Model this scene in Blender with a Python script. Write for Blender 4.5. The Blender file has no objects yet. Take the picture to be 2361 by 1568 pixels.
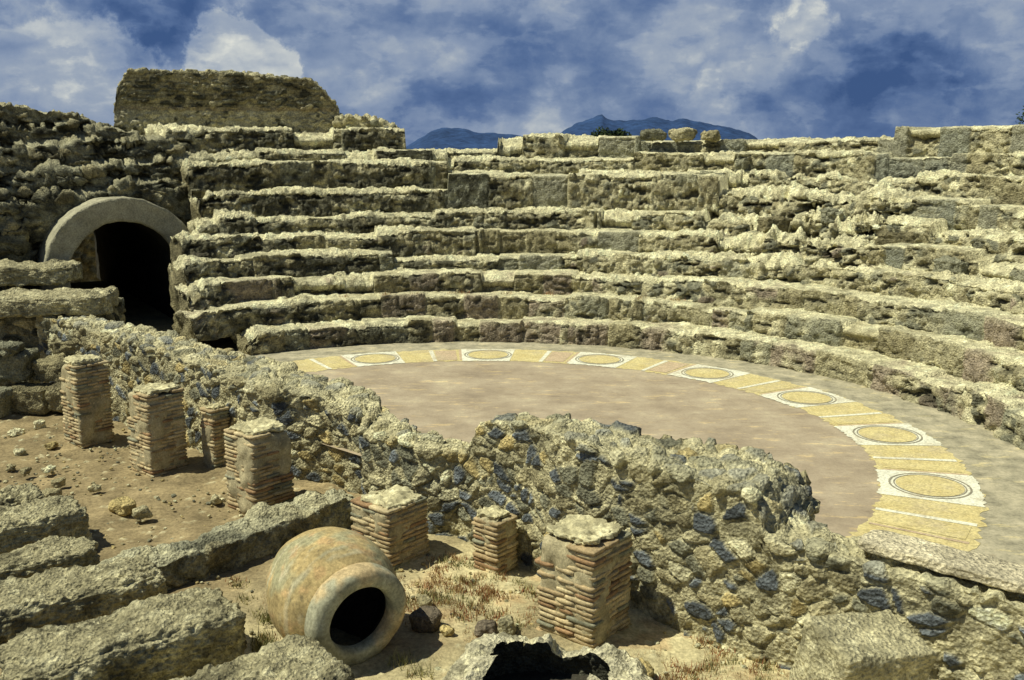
import bpy, math, random
import numpy as np
from mathutils import Vector, Matrix
random.seed(7); RNG=np.random.RandomState(11)
scene=bpy.context.scene
scene.view_settings.view_transform='Standard'; scene.view_settings.look='None'; scene.view_settings.exposure=0
# ------------------------------------------------------------ noise tools
def _h(ix,iy,iz,s):
    h=(ix.astype(np.int64).astype(np.uint32)*np.uint32(374761393)+iy.astype(np.int64).astype(np.uint32)*np.uint32(668265263)
       +iz.astype(np.int64).astype(np.uint32)*np.uint32(2246822519)+np.uint32((s*3266489917)%4294967296))
    h^=h>>np.uint32(13); h*=np.uint32(1274126177); h^=h>>np.uint32(16); h*=np.uint32(2654435761); h^=h>>np.uint32(15)
    return h.astype(np.float64)/4294967296.0
def vn(P,seed=0):
    i=np.floor(P); f=P-i; i=i.astype(np.int64); f=f*f*f*(f*(f*6-15)+10)
    r=0
    for a in (0,1):
        wa=f[:,0] if a else 1-f[:,0]
        for b in (0,1):
            wb=f[:,1] if b else 1-f[:,1]
            for c in (0,1):
                wc=f[:,2] if c else 1-f[:,2]
                r=r+wa*wb*wc*_h(i[:,0]+a,i[:,1]+b,i[:,2]+c,seed)
    return r*2-1
def fbm(P,freq=1.,octs=3,seed=0,g=.5):
    r=0; a=1.; t=0
    for o in range(octs):
        r=r+a*vn(P*freq+17.3*o,seed+o); t+=a; a*=g; freq*=2.03
    return r/t
def worley(S,seed=0):
    # returns F1, F2, cell id, and a random facet tilt
    i0=np.floor(S).astype(np.int64); n=len(S)
    F1=np.full(n,9.); F2=np.full(n,9.); ID=np.zeros(n); T=np.zeros(n)
    for a in (-1,0,1):
        for b in (-1,0,1):
            for c in (-1,0,1):
                ix=i0[:,0]+a; iy=i0[:,1]+b; iz=i0[:,2]+c
                h1=_h(ix,iy,iz,seed+1)
                h2=np.mod(h1*9301.77,1); h3=np.mod(h1*49297.31,1)
                dx=ix+h1-S[:,0]; dy=iy+h2-S[:,1]; dz=iz+h3-S[:,2]
                d=np.sqrt(dx*dx+dy*dy+dz*dz)
                n1=d<F1
                F2=np.where(n1,F1,np.minimum(F2,d)); ID=np.where(n1,np.mod(h1*7919.13,1),ID)
                T=np.where(n1,dx*(np.mod(h1*311.7,1)-.5)+dy*(np.mod(h1*517.3,1)-.5)+dz*(np.mod(h1*733.9,1)-.5)*1.4,T)
                F1=np.where(n1,d,F1)
    return F1,F2,ID,T
def ss(a,b,x):
    t=np.clip((x-a)/(b-a),0,1); return t*t*(3-2*t)
def lerp(a,b,t): return a+(b-a)*t
def L(c): return np.array(c,float)
CREAM=L((.82,.765,.475)); BEIGE=L((.55,.50,.295)); TAN=L((.40,.355,.20)); GREY=L((.25,.245,.165)); DARK=L((.055,.054,.036))
BASALT=L((.125,.14,.145)); PURP=L((.31,.255,.18)); OCH=L((.56,.45,.20))
PAL_WALL=[(.18,BASALT),(.12,BASALT*1.6),(.18,GREY),(.20,TAN),(.18,BEIGE),(.07,OCH),(.07,CREAM)]
PAL_LIGHT=[(.06,BASALT),(.18,GREY),(.26,TAN),(.34,BEIGE),(.16,CREAM)]
PAL_DARK=[(.25,DARK*1.5),(.32,GREY*.7),(.25,TAN*.7),(.18,BEIGE*.85)]
def pick(pal,idr):
    tot=sum(p for p,_ in pal); acc=0; out=np.zeros((len(idr),3))
    for p,c in pal:
        m=(idr>=acc/tot)&(idr<=(acc+p)/tot+1e-9); out[m]=c; acc+=p
    return out
def rubble(P,N,stone=.2,amp=.05,seed=0,mortar=None,pal=PAL_WALL,big=.06,zs=1.4,bigf=1.3,bury=.25,stain=.4,pit=1.,ampmask=None):
    shp=P.shape; Q=P.reshape(-1,3); NN=N.reshape(-1,3)
    if mortar is None: mortar=BEIGE*1.1
    W=Q+.3*stone*np.stack([vn(Q/(stone*1.2),seed+50+i) for i in range(3)],1)
    F1,F2,ID,T=worley(W*np.array([1,1,zs])/stone,seed)
    wd=.04+.08*np.mod(ID*71.3,1)
    m=ss(0,.09,(F2-F1)-wd)
    emb=np.where(np.mod(ID*13.7,1)>bury,1.,.08); me_=m*emb
    f2=fbm(Q,9,3,seed+9); f3=fbm(Q,24,3,seed+12)
    am=1. if ampmask is None else ampmask.reshape(-1)
    d=amp*am*(me_*(.35+.9*np.mod(ID*31.7,1)+1.1*T)-.25*(1-m))+big*fbm(Q,bigf,3,seed+3)+.022*pit*f2+.013*pit*f3
    c=pick(pal,np.mod(ID*97.3,1))*(.78+.45*np.mod(ID*57.1,1))[:,None]
    c=lerp(np.tile(mortar,(len(Q),1)),c,np.clip(me_*1.3,0,1)[:,None])
    st=ss(-.05,.45,fbm(Q,2.1,3,seed+33))
    c=c*(1-stain*st)[:,None]
    c=c*(1+.3*f2+.35*f3)[:,None]
    return (Q+NN*d[:,None]).reshape(shp),c.reshape(shp)
def normals(P,flip=False):
    a=np.gradient(P,axis=0); b=np.gradient(P,axis=1); n=np.cross(a,b)
    l=np.linalg.norm(n,axis=2,keepdims=True); l[l<1e-12]=1; n=n/l
    for _ in range(2):
        n[:,1:-1]=(n[:,:-2]+n[:,1:-1]*1+n[:,2:])/3
    l=np.linalg.norm(n,axis=2,keepdims=True); l[l<1e-9]=1
    n=n/l
    return -n if flip else n
# ------------------------------------------------------------ materials
def newmat(name):
    m=bpy.data.materials.new(name); m.use_nodes=True; nt=m.node_tree
    return m,nt,nt.nodes['Principled BSDF']
def nd(nt,t,**k):
    n=nt.nodes.new(t)
    for a,b in k.items():
        if a.startswith('i_'):
            n.inputs[a[2:].replace('_',' ')].default_value=b
        else: setattr(n,a,b)
    return n
def stone_mat(name,base=None,bump=.5,fine=28.,coarse=5.,lo=.62,hi=1.22,pits=True,rough=.95,dist=.03,f0=.6,f1=1.32):
    m,nt,bs=newmat(name); lk=nt.links.new
    tc=nd(nt,'ShaderNodeNewGeometry')
    if base is None:
        at=nd(nt,'ShaderNodeVertexColor',layer_name='Col'); col=at.outputs[0]
    else:
        rgb=nd(nt,'ShaderNodeRGB'); rgb.outputs[0].default_value=(*base,1); col=rgb.outputs[0]
    n1=nd(nt,'ShaderNodeTexNoise',i_Scale=coarse,i_Detail=8.,i_Roughness=.65)
    n2=nd(nt,'ShaderNodeTexNoise',i_Scale=fine,i_Detail=6.,i_Roughness=.7)
    v=nd(nt,'ShaderNodeTexVoronoi',i_Scale=fine*1.1)
    for n in (n1,n2,v): lk(tc.outputs['Position'],n.inputs['Vector'])
    r1=nd(nt,'ShaderNodeMapRange'); r1.inputs[1].default_value=.3; r1.inputs[2].default_value=.7; r1.inputs[3].default_value=lo; r1.inputs[4].default_value=hi
    lk(n1.outputs[0],r1.inputs[0])
    r2=nd(nt,'ShaderNodeMapRange'); r2.inputs[1].default_value=.32; r2.inputs[2].default_value=.68; r2.inputs[3].default_value=f0; r2.inputs[4].default_value=f1
    lk(n2.outputs[0],r2.inputs[0])
    mu=nd(nt,'ShaderNodeMath',operation='MULTIPLY'); lk(r1.outputs[0],mu.inputs[0]); lk(r2.outputs[0],mu.inputs[1])
    vm=nd(nt,'ShaderNodeVectorMath',operation='SCALE'); lk(col,vm.inputs[0]); lk(mu.outputs[0],vm.inputs['Scale'])
    lk(vm.outputs[0],bs.inputs['Base Color'])
    bs.inputs['Roughness'].default_value=rough; bs.inputs['Specular IOR Level'].default_value=.15
    ad=nd(nt,'ShaderNodeMath',operation='MULTIPLY_ADD'); lk(n2.outputs[0],ad.inputs[0]); ad.inputs[1].default_value=1.2
    if pits:
        lk(v.outputs['Distance'],ad.inputs[2])
    else: ad.inputs[2].default_value=0
    b=nd(nt,'ShaderNodeBump'); b.inputs['Strength'].default_value=bump; b.inputs['Distance'].default_value=dist
    lk(ad.outputs[0],b.inputs['Height']); lk(b.outputs[0],bs.inputs['Normal'])
    return m
M_STONE=stone_mat('weathered_stone',bump=.9,f0=.42,f1=1.48,dist=.032,lo=.58,hi=1.28)
M_BRICK=stone_mat('old_brick',bump=.4,fine=45,coarse=7,lo=.65,hi=1.2,pits=False,dist=.015)
M_SAND=stone_mat('dry_soil',bump=.6,fine=22,coarse=2.2,lo=.68,hi=1.22,pits=False,dist=.035)
M_PLASTER=stone_mat('arch_concrete',bump=.4,fine=34,coarse=3,lo=.65,hi=1.2,pits=True,dist=.015)
M_CLAY=stone_mat('clay',bump=.3,fine=30,coarse=4,lo=.75,hi=1.2,pits=False,dist=.01)
M_LEAF=stone_mat('leaf',base=(.035,.055,.02),bump=.1,pits=False)
M_BARK=stone_mat('bark',base=(.12,.09,.06),bump=.5)
M_WEED=stone_mat('dry_weed',bump=.0,pits=False,lo=.8,hi=1.2)
# ------------------------------------------------------------ mesh builder
def make(name,V,F,col=None,mat=M_STONE,smooth=True,parent=None,label=None,category=None,group=None,kind=None,origin=None):
    V=np.asarray(V,float).reshape(-1,3); F=np.asarray(F,np.int64)
    if origin is None: origin=np.array([V[:,0].mean(),V[:,1].mean(),V[:,2].min()])
    me=bpy.data.meshes.new(name)
    k=F.shape[1]
    me.vertices.add(len(V)); me.vertices.foreach_set('co',(V-origin).astype(np.float32).ravel())
    me.loops.add(F.size); me.loops.foreach_set('vertex_index',F.astype(np.int32).ravel())
    me.polygons.add(len(F)); me.polygons.foreach_set('loop_start',np.arange(0,F.size,k,dtype=np.int32))
    me.polygons.foreach_set('use_smooth',np.full(len(F),smooth))
    me.update(calc_edges=True); me.validate()
    if col is not None:
        c=np.ones((len(V),4),np.float32); c[:,:3]=np.clip(np.asarray(col).reshape(-1,3),.01,.84)
        at=me.color_attributes.new('Col','FLOAT_COLOR','POINT'); at.data.foreach_set('color',c.ravel())
    me.materials.append(mat)
    ob=bpy.data.objects.new(name,me); scene.collection.objects.link(ob); ob.location=origin
    if parent is not None:
        ob.parent=parent; ob.location=Vector(origin)-parent.location
    for a,b in (('label',label),('category',category),('group',group),('kind',kind)):
        if b: ob[a]=b
    return ob
def empty(name,loc,label,category,group=None):
    e=bpy.data.objects.new(name,None); scene.collection.objects.link(e); e.location=loc; e['label']=label; e['category']=category
    if group: e['group']=group
    return e
def gridF(M,N,off=0,flip=False,closeN=False):
    I,J=np.meshgrid(np.arange(M-1),np.arange(N if closeN else N-1),indexing='ij'); J2=(J+1)%N
    a=I*N+J; b=(I+1)*N+J; c=(I+1)*N+J2; d=I*N+J2
    F=np.stack([a,b,c,d],-1).reshape(-1,4)+off
    return F[:,::-1] if flip else F
_T={}
def tmpl(n):
    if n in _T: return _T[n]
    g=np.linspace(-1,1,n+1); A,B=np.meshgrid(g,g,indexing='ij'); Vs=[];Fs=[];o=0
    for ax in range(3):
        for s in (-1,1):
            P=np.zeros((n+1,n+1,3)); P[...,ax]=s; P[...,(ax+1)%3]=A; P[...,(ax+2)%3]=B
            Vs.append(P.reshape(-1,3)); Fs.append(gridF(n+1,n+1,o,flip=(s<0))); o+=(n+1)**2
    V=np.concatenate(Vs);F=np.concatenate(Fs)
    key=np.round(V*1000).astype(np.int64); _,idx,inv=np.unique(key,axis=0,return_index=True,return_inverse=True)
    inv=inv.reshape(-1)
    _T[n]=(V[idx],inv[F]); return _T[n]
def block(c,dims,rot=0,n=10,amp=.03,seed=0,power=7,tilt=(0,0),freq=None,chip=0.,fine=0.):
    V,F=tmpl(n); d=V/np.linalg.norm(V,axis=1,keepdims=True)
    r=1/(np.sum(np.abs(d)**power,axis=1)**(1/power)); Q=d*r[:,None]
    H=np.array(dims)/2; X=Q*H
    fr=freq or 1.6/max(min(dims),.05)
    o=np.array([seed*3.17%91,seed*7.7%53,seed*1.3%37])
    dn=amp*fbm(X+o,fr,4,seed%97)*1.6
    if fine>0: dn=dn+fine*(fbm(X+o,14,3,seed%31)+.6*fbm(X+o,34,2,seed%37))
    if chip>0:
        nr=np.sort(np.abs(X)/H,axis=1); e=np.exp(-((1-nr[:,1])*np.min(H)/.05))
        dn=dn-chip*e*np.clip(fbm(X+o,3.2,3,5)+.35,0,1)
    nn=X/np.maximum(H,1e-6)**1.0; nn=np.sign(nn)*np.abs(nn)**3; nn/=np.linalg.norm(nn,axis=1,keepdims=True)+1e-9
    X=X+nn*dn[:,None]
    R=(Matrix.Rotation(rot,3,'Z')@Matrix.Rotation(tilt[0],3,'X')@Matrix.Rotation(tilt[1],3,'Y'))
    X=X@np.array(R).T+np.array(c)
    return X,F
class Acc:
    def __init__(s): s.V=[];s.F=[];s.C=[];s.n=0
    def add(s,V,F,C):
        s.V.append(V); s.F.append(F+s.n); s.n+=len(V)
        C=np.asarray(C,float)
        if C.ndim==1: C=np.tile(C,(len(V),1))
        s.C.append(C)
    def obj(s,name,**k): return make(name,np.concatenate(s.V),np.concatenate(s.F),np.concatenate(s.C),**k)
def stone_col(V,base,seed=0,dark=.45,lich=None):
    a=fbm(V,3.,3,seed+1); b=fbm(V,11.,3,seed+4)
    c=np.tile(base,(len(V),1))*(1+.25*b)[:,None]
    c=c*(1-dark*ss(0.,.5,a))[:,None]
    if lich is not None: c=lerp(c,np.tile(lich,(len(V),1)),(.7*ss(.1,.45,b))[:,None])
    return c
# ------------------------------------------------------------ camera
cam=bpy.data.cameras.new('camera'); co=bpy.data.objects.new('camera',cam); scene.collection.objects.link(co)
co.location=(0,0,4); co.rotation_euler=(math.radians(90-10.83),0,0)
cam.lens=35; cam.sensor_width=36; cam.clip_end=20000; cam.clip_start=.1
scene.camera=co
C0=np.array([-.75,13.]); UW=np.array([.745,-.667]); NW=np.array([.667,.745]); PW=np.array([-9.0,18.56])
# ------------------------------------------------------------ ground
def axis(lo,hi,st,far):
    c=np.arange(lo,hi+st,st); o=[];d=st
    x=hi
    while x<far: d*=1.45; x+=d; o.append(x)
    m=[];d=st;x=lo
    while x>-far: d*=1.45; x-=d; m.append(x)
    return np.concatenate([m[::-1],c,o])
gx=axis(-9.5,6,.035,9000); gy=axis(5.2,17.5,.035,9000)
X,Y=np.meshgrid(gx,gy,indexing='ij'); Q=np.stack([X,Y,np.zeros_like(X)],-1).reshape(-1,3)
near=((np.abs(Q[:,0])<14)&(Q[:,1]<22)&(Q[:,1]>2))
z=np.zeros(len(Q)); z[near]=.08*fbm(Q[near],.9,3,2)+.035*fbm(Q[near],4,4,5)
F1=np.ones(len(Q));ID=np.zeros(len(Q)); F1[near],_,ID[near],_=worley(Q[near]/.11,3)
peb=(np.mod(ID*37,1)>.84)&near
z=z+np.where(peb,.024*(1-ss(.15,.4,F1)),0)
Q[:,2]=-.6+z
b1=fbm(Q,.55,3,8); b2=fbm(Q,3.,4,9)
g=np.tile(L((.30,.235,.125)),(len(Q),1))
li=ss(-3.8,-2.0,Q[:,0]-.5*(Q[:,1]-9))*ss(-.6,.2,b1+.3)
g=lerp(g,np.tile(L((.66,.58,.33)),(len(Q),1)),np.clip(li*.95,0,1)[:,None])
g=lerp(g,np.tile(L((.31,.19,.09)),(len(Q),1)),(.55*ss(.1,.45,b2)*ss(-2,0,Q[:,0]))[:,None])
g=g*(1+.42*b2)[:,None]
g=lerp(g,np.tile(CREAM,(len(Q),1)),(np.where(peb,1-ss(.2,.4,F1),0)*.5)[:,None])
far=ss(40,200,np.hypot(Q[:,0],Q[:,1])); g=lerp(g,np.tile(L((.16,.16,.08)),(len(Q),1)),far[:,None])
make('ground',Q,gridF(len(gx),len(gy)),g,M_SAND,kind='structure',origin=np.zeros(3))
# ------------------------------------------------------------ hills
hx=np.linspace(-1200,1300,420); hy=np.linspace(2500,3900,50); X,Y=np.meshgrid(hx,hy,indexing='ij')
sc=Y/3000.
pk=1.08*np.interp(X/sc,[-1200,-330,-290,-240,-205,-150,-80,0,60,110,150,190,235,265,275,300,330,400,470,500,560,640,700,780,1300],
             [0,0,25,55,66,62,50,48,40,34,56,80,92,102,94,86,84,94,86,95,82,68,50,0,0])
ridge=np.exp(-((Y-3100)/260)**2)
Q=np.stack([X,Y,np.zeros_like(X)],-1).reshape(-1,3)
zz=(pk*ridge).reshape(-1)+ (pk.reshape(-1)>3)*ridge.reshape(-1)*7*fbm(Q,.03,4,4)
Q[:,2]=zz-3
M_HILL=stone_mat('hazy_hillside',base=(.026,.058,.145),bump=.0,fine=.05,coarse=.008,lo=.7,hi=1.25,pits=False)  # distance haze is painted into the blue base colour
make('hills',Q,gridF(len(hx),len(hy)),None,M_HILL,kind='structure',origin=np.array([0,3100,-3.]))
# ------------------------------------------------------------ orchestra floor
def clipwall(P):
    d=(P[:,0]-PW[0])*NW[0]+(P[:,1]-PW[1])*NW[1]
    k=np.maximum(.3-d,0); P=P.copy(); P[:,0]+=NW[0]*k; P[:,1]+=NW[1]*k; return P
rs=np.linspace(0.01,8.25,60); ts=np.linspace(0,2*math.pi,200)
R_,T_=np.meshgrid(rs,ts,indexing='ij')
Q=np.stack([C0[0]+R_*np.cos(T_),C0[1]+R_*np.sin(T_),np.zeros_like(R_)],-1).reshape(-1,3); Q=clipwall(Q)
CM=np.array([-.58,13.38])
m,nt,bs=newmat('orchestra_paving'); lk=nt.links.new
ge=nd(nt,'ShaderNodeNewGeometry'); dm=nd(nt,'ShaderNodeVectorMath',operation='DISTANCE'); dm.inputs[1].default_value=(CM[0],CM[1],0)
lk(ge.outputs['Position'],dm.inputs[0])
n1=nd(nt,'ShaderNodeTexNoise',i_Scale=1.1,i_Detail=10.,i_Roughness=.72); n2=nd(nt,'ShaderNodeTexNoise',i_Scale=24.,i_Detail=5.,i_Roughness=.7)
n3=nd(nt,'ShaderNodeTexNoise',i_Scale=3.,i_Detail=9.,i_Roughness=.7); n4=nd(nt,'ShaderNodeTexNoise',i_Scale=2.6,i_Detail=9.,i_Roughness=.74)
for n in (n1,n2,n3): lk(ge.outputs['Position'],n.inputs['Vector'])
mp=nd(nt,'ShaderNodeMapping'); mp.inputs['Scale'].default_value=(.6,2.2,1); mp.inputs['Rotation'].default_value=(0,0,.5)
lk(ge.outputs['Position'],mp.inputs[0]); lk(mp.outputs[0],n4.inputs['Vector'])
def ramp(stops,interp='LINEAR'):
    r=nd(nt,'ShaderNodeValToRGB'); r.color_ramp.interpolation=interp
    while len(r.color_ramp.elements)<len(stops): r.color_ramp.elements.new(.5)
    for e,(p,c) in zip(r.color_ramp.elements,stops): e.position=p; e.color=(*c,1)
    return r
ra=ramp([(.32,(.27,.215,.145)),(.46,(.36,.29,.195)),(.56,(.42,.345,.235)),(.68,(.54,.465,.30))]); lk(n1.outputs[0],ra.inputs[0])
rb=ramp([(.32,(.18,.165,.11)),(.46,(.33,.30,.20)),(.66,(.54,.48,.32))]); lk(n3.outputs[0],rb.inputs[0])
sel=nd(nt,'ShaderNodeMath',operation='GREATER_THAN'); sel.inputs[1].default_value=6.0; lk(dm.outputs['Value'],sel.inputs[0])
mx=nd(nt,'ShaderNodeMix',data_type='RGBA'); lk(sel.outputs[0],mx.inputs[0]); lk(ra.outputs[0],mx.inputs[6]); lk(rb.outputs[0],mx.inputs[7])
sp=ramp([(.2,(.6,.6,.6)),(.5,(1,1,1)),(.62,(1.,1.,1.)),(.72,(1.35,1.3,1.15))]); lk(n2.outputs[0],sp.inputs[0])
mm=nd(nt,'ShaderNodeMix',data_type='RGBA',blend_type='MULTIPLY'); mm.inputs[0].default_value=.75; lk(mx.outputs[2],mm.inputs[6]); lk(sp.outputs[0],mm.inputs[7])
st=ramp([(.0,(.6,.58,.56)),(.34,(.70,.68,.66)),(.41,(.98,.98,.98)),(.57,(1,1,1)),(.61,(1.45,1.38,1.12))]); lk(n4.outputs[0],st.inputs[0])
m3=nd(nt,'ShaderNodeMix',data_type='RGBA',blend_type='MULTIPLY'); m3.inputs[0].default_value=1; lk(mm.outputs[2],m3.inputs[6]); lk(st.outputs[0],m3.inputs[7])
lk(m3.outputs[2],bs.inputs['Base Color']); bs.inputs['Roughness'].default_value=.85
bp=nd(nt,'ShaderNodeBump'); bp.inputs['Strength'].default_value=.4; bp.inputs['Distance'].default_value=.02; lk(n2.outputs[0],bp.inputs['Height']); lk(bp.outputs[0],bs.inputs['Normal'])
make('orchestra_floor',Q,gridF(len(rs),len(ts)),None,m,kind='structure',origin=np.array([C0[0],C0[1],0]))
AD=np.array([-.53,.848]); AE=np.array([.848,.53]); AA=np.array([-8.62,22.15])
pf=[(-4.6,17.6),(-5.0,19.3),(-7.0,23.2),(-12.5,31),(-15.5,29),(-10.2,21.8),(-8.6,18.9),(-6.2,16.6)]
V=np.array([(x,y,-.012) for x,y in pf]+[(-7.5,20.5,-.012)]); F=np.array([(i,(i+1)%8,8) for i in range(8)])
make('passage_floor',V,F,np.tile(TAN*.7,(9,1)),M_SAND,smooth=False,kind='structure')
# ------------------------------------------------------------ mosaic border
def mos_mat(name,c1,c2,wear=(.46,.385,.24)):
    m,nt,bs=newmat(name); lk=nt.links.new
    ge=nd(nt,'ShaderNodeNewGeometry')
    a=nd(nt,'ShaderNodeTexNoise',i_Scale=3.,i_Detail=9.,i_Roughness=.75); b=nd(nt,'ShaderNodeTexVoronoi',i_Scale=45.)
    d=nd(nt,'ShaderNodeTexNoise',i_Scale=1.6,i_Detail=9.,i_Roughness=.75)
    for n in (a,b,d): lk(ge.outputs['Position'],n.inputs['Vector'])
    r=nd(nt,'ShaderNodeValToRGB'); r.color_ramp.elements[0].position=.35; r.color_ramp.elements[1].position=.65
    r.color_ramp.elements[0].color=(*c1,1); r.color_ramp.elements[1].color=(*c2,1); lk(a.outputs[0],r.inputs[0])
    s=nd(nt,'ShaderNodeSeparateColor'); lk(b.outputs['Color'],s.inputs[0])
    q=nd(nt,'ShaderNodeMapRange'); q.inputs[3].default_value=.75; q.inputs[4].default_value=1.2; lk(s.outputs[0],q.inputs[0])
    wr=nd(nt,'ShaderNodeMapRange'); wr.inputs[1].default_value=.50; wr.inputs[2].default_value=.66; wr.inputs[3].default_value=.04; wr.inputs[4].default_value=.75; lk(d.outputs[0],wr.inputs[0])
    mxx=nd(nt,'ShaderNodeMix',data_type='RGBA'); lk(wr.outputs[0],mxx.inputs[0]); lk(r.outputs[0],mxx.inputs[6]); mxx.inputs[7].default_value=(*wear,1)
    vm=nd(nt,'ShaderNodeVectorMath',operation='SCALE'); lk(mxx.outputs[2],vm.inputs[0]); lk(q.outputs[0],vm.inputs['Scale'])
    lk(vm.outputs[0],bs.inputs['Base Color']); bs.inputs['Roughness'].default_value=.8; return m
MY=mos_mat('yellow_mosaic',(.52,.42,.17),(.66,.57,.27)); MW=mos_mat('white_mosaic',(.66,.65,.50),(.80,.79,.62)); MB=mos_mat('dark_mosaic',(.22,.20,.14),(.30,.27,.19))
MP=mos_mat('pink_mosaic',(.47,.35,.22),(.55,.43,.27))
mv=[];mf=[];mi=[]
def sector(t0,t1,r0,r1,z,mat,n=6,jag=0):
    b=len(mv)
    for i in range(n+1):
        t=math.radians(t0+(t1-t0)*i/n)
        for r in (r0,r1):
            rr=r+rng.uniform(-jag,jag); mv.append((CM[0]+rr*math.cos(t),CM[1]+rr*math.sin(t),z))
    for i in range(n): mf.append((b+2*i,b+2*i+1,b+2*i+3,b+2*i+2)); mi.append(mat)
def ring(cx,cy,r0,r1,z,mat,n=40,sx=1.,rot=0):
    b=len(mv)
    for i in range(n):
        a=2*math.pi*i/n
        for r in (r0,r1):
            u=r*math.cos(a)*sx; v=r*math.sin(a); mv.append((cx+u*math.cos(rot)-v*math.sin(rot),cy+u*math.sin(rot)+v*math.cos(rot),z))
    for i in range(n):
        j=(i+1)%n; mf.append((b+2*i,b+2*i+1,b+2*j+1,b+2*j)); mi.append(mat)
rng=random.Random(3)
sector(-52,127,5.38,6.5,.004,0,260,.05)
for k in range(-6,3):
    tc_=89.0+21.5*k
    j=rng.uniform(-.4,.4)
    if k>-6:
        sector(tc_-5.0+j,tc_+5.0,5.36,6.51,.008,1,24,.025)
        t=math.radians(tc_); cx=CM[0]+5.94*math.cos(t); cy=CM[1]+5.94*math.sin(t)
        ring(cx,cy,.001,.39,.012,0); ring(cx,cy,.448,.472,.012,2); ring(cx,cy,.40,.416,.012,2)
    sector(tc_+10.5-.4,tc_+10.5+.4,5.40,6.45,.008,1,2)
    sector(tc_+6,tc_+9.9,5.48,6.4,.008,3 if k in (-1,0,-2) else 0,4)
    sector(tc_+5.0,tc_+5.5,5.44,6.45,.0081,3,2)
me=bpy.data.meshes.new('mosaic_border'); me.from_pydata([(v[0]-CM[0],v[1]-CM[1],v[2]) for v in mv],[],mf)
for q in (MY,MW,MB,MP): me.materials.append(q)
me.polygons.foreach_set('material_index',mi); me.update()
ob=bpy.data.objects.new('mosaic_border',me); scene.collection.objects.link(ob); ob.location=(CM[0],CM[1],0)
ob['label']='curved mosaic band with yellow panels and white medallion squares'; ob['category']='mosaic'
# ------------------------------------------------------------ seating
seat=empty('theatre_seating',(C0[0],C0[1]+7.8,0),'curved eroded stone seating tiers around a mosaic floor','theatre seating')
NT=10; rk=[7.76+.68*k for k in range(NT)]+[17.2]
ZB=[.45,.88,1.30,1.72,2.15,2.58,3.02,3.47,3.92,4.36]
SEG=[]
for k in range(NT):
    e=[-30.]; 
    while e[-1]<135: e.append(e[-1]+random.uniform(4,14))
    SEG.append((np.array(e),RNG.uniform(-.09,.14,len(e)),np.where(RNG.rand(len(e))<.28,-RNG.uniform(.08,.22,len(e)),RNG.uniform(-.03,.03,len(e))),RNG.rand(len(e))))
def seg(k,thd):
    e,a,b,c=SEG[k]; i=np.clip(np.searchsorted(e,thd+.5*np.sin(thd*3.1))-1,0,len(e)-1); return a[i],b[i],c[i]
def ztier(k,thd):
    if k<0: return np.zeros_like(thd)
    z=np.full_like(thd,ZB[k])+seg(k,thd)[1]*(1 if 2<k<9 else .35)
    if k==6: z=np.where((thd>62)&(thd<94),3.42,z)
    if k==7: z=np.where(thd>=94,3.72,z)
    if k==8: z=np.where(thd>=94,3.98,z)
    if k==9:
        z=np.where(thd>98.5,4.55,z); z=np.where((thd<=98.5)&(thd>88.5),3.97,z); z=np.where(thd<47,4.52,z); z=np.where((thd>=47)&(thd<73),4.24,z)
    return z
tend=[125,131,129.5,128.5,127,124,122.8,122.8,123,123.3]
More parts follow.
